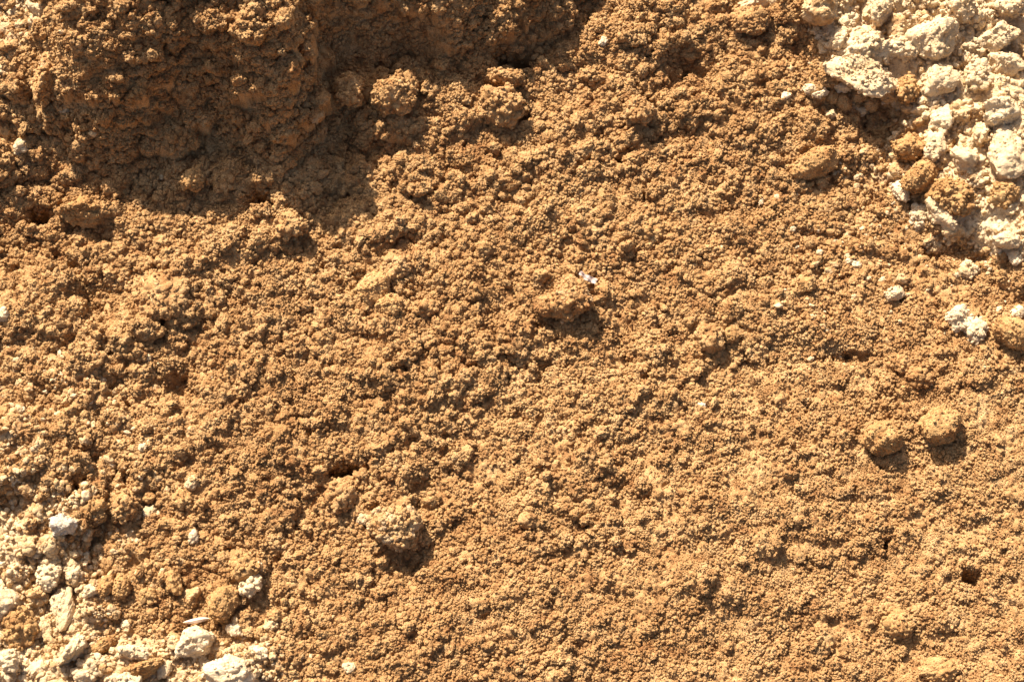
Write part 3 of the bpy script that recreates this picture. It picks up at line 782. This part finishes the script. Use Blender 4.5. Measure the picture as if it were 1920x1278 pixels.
 ("clay_chunk", "clay chunk", "larger left half of the white double lump near the right edge", 1796, 598, 20, 24, -30, 'angular', 'white', GW, .9, .55),
 ("clay_chunk", "clay chunk", "ragged right half of the white double lump near the right edge", 1828, 612, 15, 27, -10, 'lobed', 'white', GW, .8, .5),
 ("pebble", "pebble", "white stone cut by the right edge above the long orange clod", 1909, 586, 12, 11, 20, 'angular', 'white', GW, .8, .5),
 ("pebble", "pebble", "right one of two tiny white pebbles above the flat pale pebble", 1607, 497, 9, 7, 10, 'angular', 'white', GW, .8, .5),
 ("pebble", "pebble", "left flatter one of two tiny white pebbles above the flat pale pebble", 1592, 490, 9, 5, -10, 'angular', 'white', GW, .8, .5),
 ("pebble", "pebble", "small white pebble alone on soil left of the pale slab", 1473, 180, 8, 8, 20, 'angular', 'white', GW, .9, .5),
 ("pebble", "pebble", "oval pale pebble left of the thin pointed pebble below the slab", 1520, 168, 14, 9, 5, 'smooth', 'pale', GW, .8, .5),
 ("pebble", "pebble", "thin pointed white pebble above the round brown clods", 1538, 176, 13, 7, -10, 'angular', 'white', GW, .8, .55),
 ("pebble", "pebble", "white pebble just left of the shadow under the slab", 1579, 166, 14, 8, 10, 'angular', 'white', GW, .9, .55),
 ("pebble", "pebble", "pale pebble below the round brown clods at the slab", 1557, 215, 11, 8, 0, 'angular', 'pale', GW, .9, .5),
 ("pebble", "pebble", "pale pebble in the shadow below the slab", 1612, 206, 12, 10, 0, 'angular', 'pale', GW, .9, .5),
 ("pebble", "pebble", "tiny white pebble above left of the long smooth brown clod underside", 1427, 378, 6, 5, 0, 'angular', 'white', GW, .9, .4),
 ("pebble", "pebble", "pale stained stone above the flat pale pebble at right", 1688, 522, 12, 9, 0, 'angular', 'stained', GW, .8, .4),
 ("pebble", "pebble", "small grey blue stone alone on the soil, right of centre in the lower half", 1317, 760, 8, 7, 0, 'angular', 'grey', GW, .8, .4),
 ("pebble", "pebble", "greenish white pebble on the crest right of the hollow, near the top", 1131, 77, 8, 7, -30, 'angular', 'white', GW, .8, .5),
 ("pebble", "pebble", "pale pebble under the left edge of the big greyish clod", 682, 972, 13, 10, 20, 'smooth', 'pale', GW, .7, .4),
 ("pebble", "pebble", "pale stone low on the bottom edge right of the white chunks", 654, 1250, 11, 9, 20, 'angular', 'pale', GW, .7, .3),
 ("pebble", "pebble", "slanting pale stone in the top left corner", 77, 22, 22, 12, 35, 'angular', 'pale', GW, .9, .5),
 ("pebble", "pebble", "round pale pebble below the slanting stone in the top left corner", 36, 47, 8, 8, 0, 'smooth', 'pale', GW, .9, .5),
 ("pebble", "pebble", "round pale pebble in the shade right below the tall block, top left", 121, 203, 11, 10, 0, 'smooth', 'pale', GW, .9, .5),
 ("pebble", "pebble", "small round pebble deep in the shade, lower right of the other shaded pebble", 174, 250, 7, 6, 0, 'smooth', 'stained', GW, .9, .5),
 ("clay_chunk", "clay chunk", "lit pale knobbly lump at the left edge of the shade", 38, 277, 14, 13, 20, 'lobed', 'pale', GW, .9, .5),
 ("pebble", "pebble", "white stone cut by the left edge halfway down", 6, 591, 14, 12, -20, 'angular', 'white', GW, .9, .5),
 ("pebble", "pebble", "tiny pale pebble under the lower lip of the shaded hollow", 303, 331, 5, 6, 0, 'smooth', 'pale', GW, .9, .5),
 ("pebble", "pebble", "smooth pale pebble alone above the low left corner", 360, 905, 12, 12, 0, 'smooth', 'pale', GW, .9, .5),
 ("pebble", "pebble", "white angular pebble straight below the smooth pale pebble", 361, 1006, 10, 13, 10, 'angular', 'white', GW, .9, .5),
 ("pebble", "pebble", "pale pebble upper right of the flat oval clod", 303, 1074, 7, 9, 10, 'angular', 'stained', GW, .9, .5),
 ("pebble", "pebble", "small pale pebble touching the right side of the crumbly orange clod", 483, 1062, 8, 9, 0, 'smooth', 'pale', GW, .9, .6),
 ("pebble", "pebble", "pale pebble in the crumbs below the two side by side orange clods", 237, 1170, 9, 8, 0, 'smooth', 'pale', GW, .9, .5),
 ("pebble", "pebble", "small white pebble on the soil at the left, above the lower left ledge", 190, 710, 9, 7, 0, 'angular', 'pale', GW, .8, .4),
 ("pebble", "pebble", "tiny white pebble below right of the small white one at the left", 168, 753, 5, 4, 0, 'smooth', 'white', GW, .8, .5),
 ("pebble", "pebble", "tiny white pebble further right of the left ledge", 286, 794, 6, 5, 0, 'angular', 'white', GW, .8, .4),
 ("pebble", "pebble", "small pale pebble near the left edge, under the white stone at the edge", 40, 670, 8, 6, 0, 'angular', 'pale', GW, .8, .4),
 ("pebble", "pebble", "pale gravel stone below the tiny white pebble right of the left ledge", 266, 838, 8, 7, 0, 'angular', 'pale', GW, .8, .4),
 # ---- low left corner
 ("clay_chunk", "clay chunk", "white grey angular lump on the ledge beside the vertical shadow", 118, 985, 17, 20, 40, 'angular', 'grey', GL, 1.0, .6),
 ("clay_chunk", "clay chunk", "pale crumbly lump left below the white grey lump on the ledge", 52, 1022, 15, 18, 0, 'lobed', 'stained', GL, .9, .5),
 ("clay_chunk", "clay chunk", "pale crumbly lump directly below the white grey lump", 88, 1022, 18, 20, 0, 'lobed', 'stained', GL, .9, .5),
 ("clay_chunk", "clay chunk", "broad pale clod with a crumbly left end in the low left", 92, 1074, 22, 26, -20, 'lobed', 'pale', GL, .9, .45),
 ("clay_chunk", "clay chunk", "small arched pale chunk right of the broad pale clod", 138, 1073, 14, 12, -20, 'lobed', 'pale', GL, .9, .5),
 ("clay_chunk", "clay chunk", "pale angular stone left of the two side by side orange clods", 168, 1108, 15, 12, -15, 'angular', 'pale', GL, .9, .55),
 ("clay_chunk", "clay chunk", "large pale boulder cut by the left edge", 12, 1132, 26, 26, 0, 'angular', 'pale', GL, .9, .5),
 ("clay_chunk", "clay chunk", "tall smooth pale mass in the middle of the low left corner", 117, 1140, 22, 38, 5, 'angular', 'pale', GL, .8, .45),
 ("clay_chunk", "clay chunk", "pale rubble chunk between the left edge boulder and the tall mass", 74, 1118, 20, 15, 0, 'lobed', 'stained', GL, .9, .4),
 ("clay_chunk", "clay chunk", "shaded pale flat piece right of the dark orange crumbly clod", 75, 1180, 20, 20, 0, 'angular', 'pale', GL, .6, .3),
 ("clay_chunk", "clay chunk", "pale rounded boulder at the left edge below the dark orange clod", 21, 1234, 27, 20, 5, 'angular', 'pale', GL, .9, .55),
 ("clay_chunk", "clay chunk", "long knobbed pale chunk leaning to the right near the bottom left", 138, 1216, 15, 34, 38, 'angular', 'pale', GL, .9, .6),
 ("clay_chunk", "clay chunk", "rounded pale chunk right of the foot of the long knobbed chunk", 178, 1243, 24, 17, 10, 'lobed', 'pale', GL, .9, .55),
 ("clay_chunk", "clay chunk", "pale chunk at the bottom edge under the rounded pale chunk", 156, 1264, 18, 14, 0, 'angular', 'pale', GL, .9, .5),
 ("clay_chunk", "clay chunk", "pale chunk slanting above the long orange clod at the bottom", 251, 1222, 28, 14, 22, 'angular', 'pale', GL, .8, .55),
 ("clay_chunk", "clay chunk", "big broken creamy white chunk under the egg shaped clod", 369, 1204, 40, 25, -28, 'angular', 'white', GL, .9, .6),
 ("clay_chunk", "clay chunk", "small upright pale chunk at the left end of the broken white chunk", 325, 1197, 11, 17, -10, 'angular', 'stained', GL, .9, .5),
 ("clay_chunk", "clay chunk", "large creamy white chunk lying on the bottom edge", 432, 1258, 44, 24, -5, 'angular', 'white', GL, .9, .55),
 ("clay_chunk", "clay chunk", "pale folded chunk upper right of the large white chunk on the bottom edge", 488, 1225, 18, 13, 10, 'angular', 'white', GL, .8, .5),
 ("clay_chunk", "clay chunk", "rounded pale chunk further up right, half sunk in brown soil", 506, 1170, 13, 11, 0, 'smooth', 'stained', GL, .8, .4),
 ("clay_chunk", "clay chunk", "thin white chunk between the egg shaped clod and the half sunk one", 440, 1181, 14, 12, 20, 'angular', 'white', GL, .7, .4),
 ("clay_chunk", "clay chunk", "white knobbly chunk touching the upper right of the egg shaped clod", 470, 1096, 16, 20, 30, 'lobed', 'pale', GL, .9, .5),
 ("clay_chunk", "clay chunk", "pale upright piece at the right end of the long orange clod", 305, 1258, 13, 16, 10, 'angular', 'pale', GL, .9, .5),
 ("clay_chunk", "clay chunk", "pale crumbly chunk at the bottom edge near the left corner", 78, 1258, 24, 17, 0, 'lobed', 'pale', GL, .8, .45),
 ("clay_chunk", "clay chunk", "flat pale chunk on the bottom edge under the long orange clod", 228, 1276, 32, 12, 0, 'slab', 'pale', GL, .8, .5),
 ("clay_chunk", "clay chunk", "crumbly pale lump at the left edge above the ledge hollow", 55, 918, 14, 12, 0, 'lobed', 'stained', GL, .8, .4),
]
for k, (nm, cat, lab, u, v, a, b, rot, st, mt, grp, tall, lift) in enumerate(THINGS):
    place(nm, cat, lab, u, v, a, b, rot, st, mt, 3000 + 17 * k, grp, tall, lift)

# ------------------------------------------------------------------ bits of litter and plant matter
def flat_mat(name, col, rough=0.6, var=0.25, scale=90.0):
    m, nt, p = new_mat(name)
    pos = world_pos(nt)
    n = noise_node(nt, pos, scale, 4)
    d = tuple(c * (1 - var) for c in col); l = tuple(min(1, c * (1 + var)) for c in col)
    nt.links.new(ramp(nt, n, [(0.35, d), (0.65, l)]), p.inputs["Base Color"])
    p.inputs["Roughness"].default_value = rough
    return m

def litter_tube(name, cat, label, pts, rad, mat, lift=0.002):
    """thin bent stalk through spots of the photo, resting on the ground"""
    P = []
    for (u, v, up) in pts:
        p, t = hit(u, v)
        P.append(Vector((p[0], p[1], local_height(p[0], p[1], 0.006) + 0.004 + lift + up)))
    bm = bmesh.new(); rings = []
    n = len(P); S = 7
    fine = []
    for i in range(n - 1):
        for k in range(4):
            fine.append(P[i].lerp(P[i + 1], k / 4.0))
    fine.append(P[-1])
    for i, q in enumerate(fine):
        d = (fine[min(i + 1, len(fine) - 1)] - fine[max(i - 1, 0)]).normalized()
        a = d.cross(Vector((0, 0, 1))).normalized(); b = a.cross(d)
        r = rad * (1 - 0.5 * i / len(fine))
        rings.append([bm.verts.new(q + a * math.cos(6.283 * k / S) * r + b * math.sin(6.283 * k / S) * r) for k in range(S)])
    for r0, r1 in zip(rings[:-1], rings[1:]):
        for k in range(S):
            bm.faces.new((r0[k], r0[(k + 1) % S], r1[(k + 1) % S], r1[k]))
    bm.faces.new(rings[0][::-1]); bm.faces.new(rings[-1])
    me = bpy.data.meshes.new(name); bm.to_mesh(me); bm.free()
    me.materials.append(mat)
    for p in me.polygons: p.use_smooth = True
    o = bpy.data.objects.new(name, me); COL.objects.link(o)
    o["label"] = label; o["category"] = cat
    return o

M_STRAW = flat_mat("dry straw", (0.62, 0.42, 0.20))
M_STALK = flat_mat("pale dry stalk", (0.60, 0.48, 0.38))
M_ROOT = flat_mat("dark root", (0.16, 0.08, 0.04))
litter_tube("straw", "straw", "thin dry straw lying across the broad rough block at left", [(274, 536, .004), (283, 556, .006), (292, 578, .005), (302, 602, .004)], 0.0011, M_STRAW, 0.020)
litter_tube("root", "root", "thin dark rootlet beside a gap, left of centre in the middle band", [(805, 702, .0), (816, 712, .003), (826, 726, .002), (834, 738, 0)], 0.0012, M_ROOT, 0.004)
litter_tube("root", "root", "fine brown rootlet lying on the soil in the upper middle", [(932, 398, .0), (946, 412, .003), (958, 424, 0)], 0.0010, M_ROOT, 0.004)

def husk():
    """split pale husk: a curved strip with a raised midrib"""
    p, t = hit(372, 1166)
    z = local_height(p[0], p[1], 0.01) + 0.015
    bm = bmesh.new()
    L = 0.024; W = 0.0042; n = 14; m = 6
    top = []; bot = []
    for i in range(n + 1):
        s = i / n * 2 - 1
        w = W * (1 - abs(s) ** 2.2) + 0.0004
        top.append([]); bot.append([])
        for j in range(m + 1):
            q = j / m * 2 - 1
            x = s * L; y = q * w + 0.003 * math.sin(s * 1.6)
            zz = 0.0022 * (1 - q * q) + 0.0012 * math.cos(s * 2) + (0.0008 if j == m // 2 else 0)
            top[-1].append(bm.verts.new((x, y, zz))); bot[-1].append(bm.verts.new((x, y, zz - 0.0006)))
    for i in range(n):
        for j in range(m):
            bm.faces.new((top[i][j], top[i + 1][j], top[i + 1][j + 1], top[i][j + 1]))
            bm.faces.new((bot[i][j], bot[i][j + 1], bot[i + 1][j + 1], bot[i + 1][j]))
        bm.faces.new((top[i][0], bot[i][0], bot[i + 1][0], top[i + 1][0]))
        bm.faces.new((top[i][m], top[i + 1][m], bot[i + 1][m], bot[i][m]))
    bm.normal_update()
    me = bpy.data.meshes.new("husk"); bm.to_mesh(me); bm.free(); me.materials.append(M_STALK)
    o = bpy.data.objects.new("husk", me); COL.objects.link(o)
    o.location = (p[0], p[1], z); o.rotation_euler = (0.15, 0.05, 0.02)
    o["label"] = "thin pale pinkish husk lying above the broken white chunk"; o["category"] = "husk"
husk()

def scrap():
    """small crumpled strip of pinkish grey film"""
    p, t = hit(1101, 528)
    z = local_height(p[0], p[1], 0.01) + 0.022
    bm = bmesh.new(); n = 16; m = 6; r_ = np.random.RandomState(5)
    T = []; B = []
    for i in range(n + 1):
        T.append([]); B.append([])
        for j in range(m + 1):
            x = (i / n - .5) * 0.036; hw = 0.0055 if i > 5 else 0.0035 + 0.0006 * (i % 3)
            y = (j / m - .5) * 2 * hw + (0.002 if i < 5 else 0)
            zz = 0.0016 * math.sin(i * 0.9) + 0.0012 * math.sin(j * 1.3 + i * 0.5) + r_.uniform(-.0003, .0003)
            T[-1].append(bm.verts.new((x, y, zz))); B[-1].append(bm.verts.new((x, y, zz - 0.0005)))
    for i in range(n):
        for j in range(m):
            bm.faces.new((T[i][j], T[i + 1][j], T[i + 1][j + 1], T[i][j + 1]))
            bm.faces.new((B[i][j], B[i][j + 1], B[i + 1][j + 1], B[i + 1][j]))
        bm.faces.new((T[i][0], B[i][0], B[i + 1][0], T[i + 1][0]))
        bm.faces.new((T[i][m], T[i + 1][m], B[i + 1][m], B[i][m]))
    for e in (0, n):
        for j in range(m):
            bm.faces.new((T[e][j], T[e][j + 1], B[e][j + 1], B[e][j]) if e == 0 else (T[e][j], B[e][j], B[e][j + 1], T[e][j + 1]))
    me = bpy.data.meshes.new("film_scrap"); bm.to_mesh(me); bm.free()
    me.materials.append(flat_mat("pinkish grey film", (0.46, 0.36, 0.32), 0.5, 0.15))
    o = bpy.data.objects.new("film_scrap", me); COL.objects.link(o)
    o.location = (p[0], p[1], z); o.rotation_euler = (0.1, 0.12, -0.42)
    o["label"] = "small pinkish grey scrap of film above the big rough middle clod"; o["category"] = "scrap"
scrap()
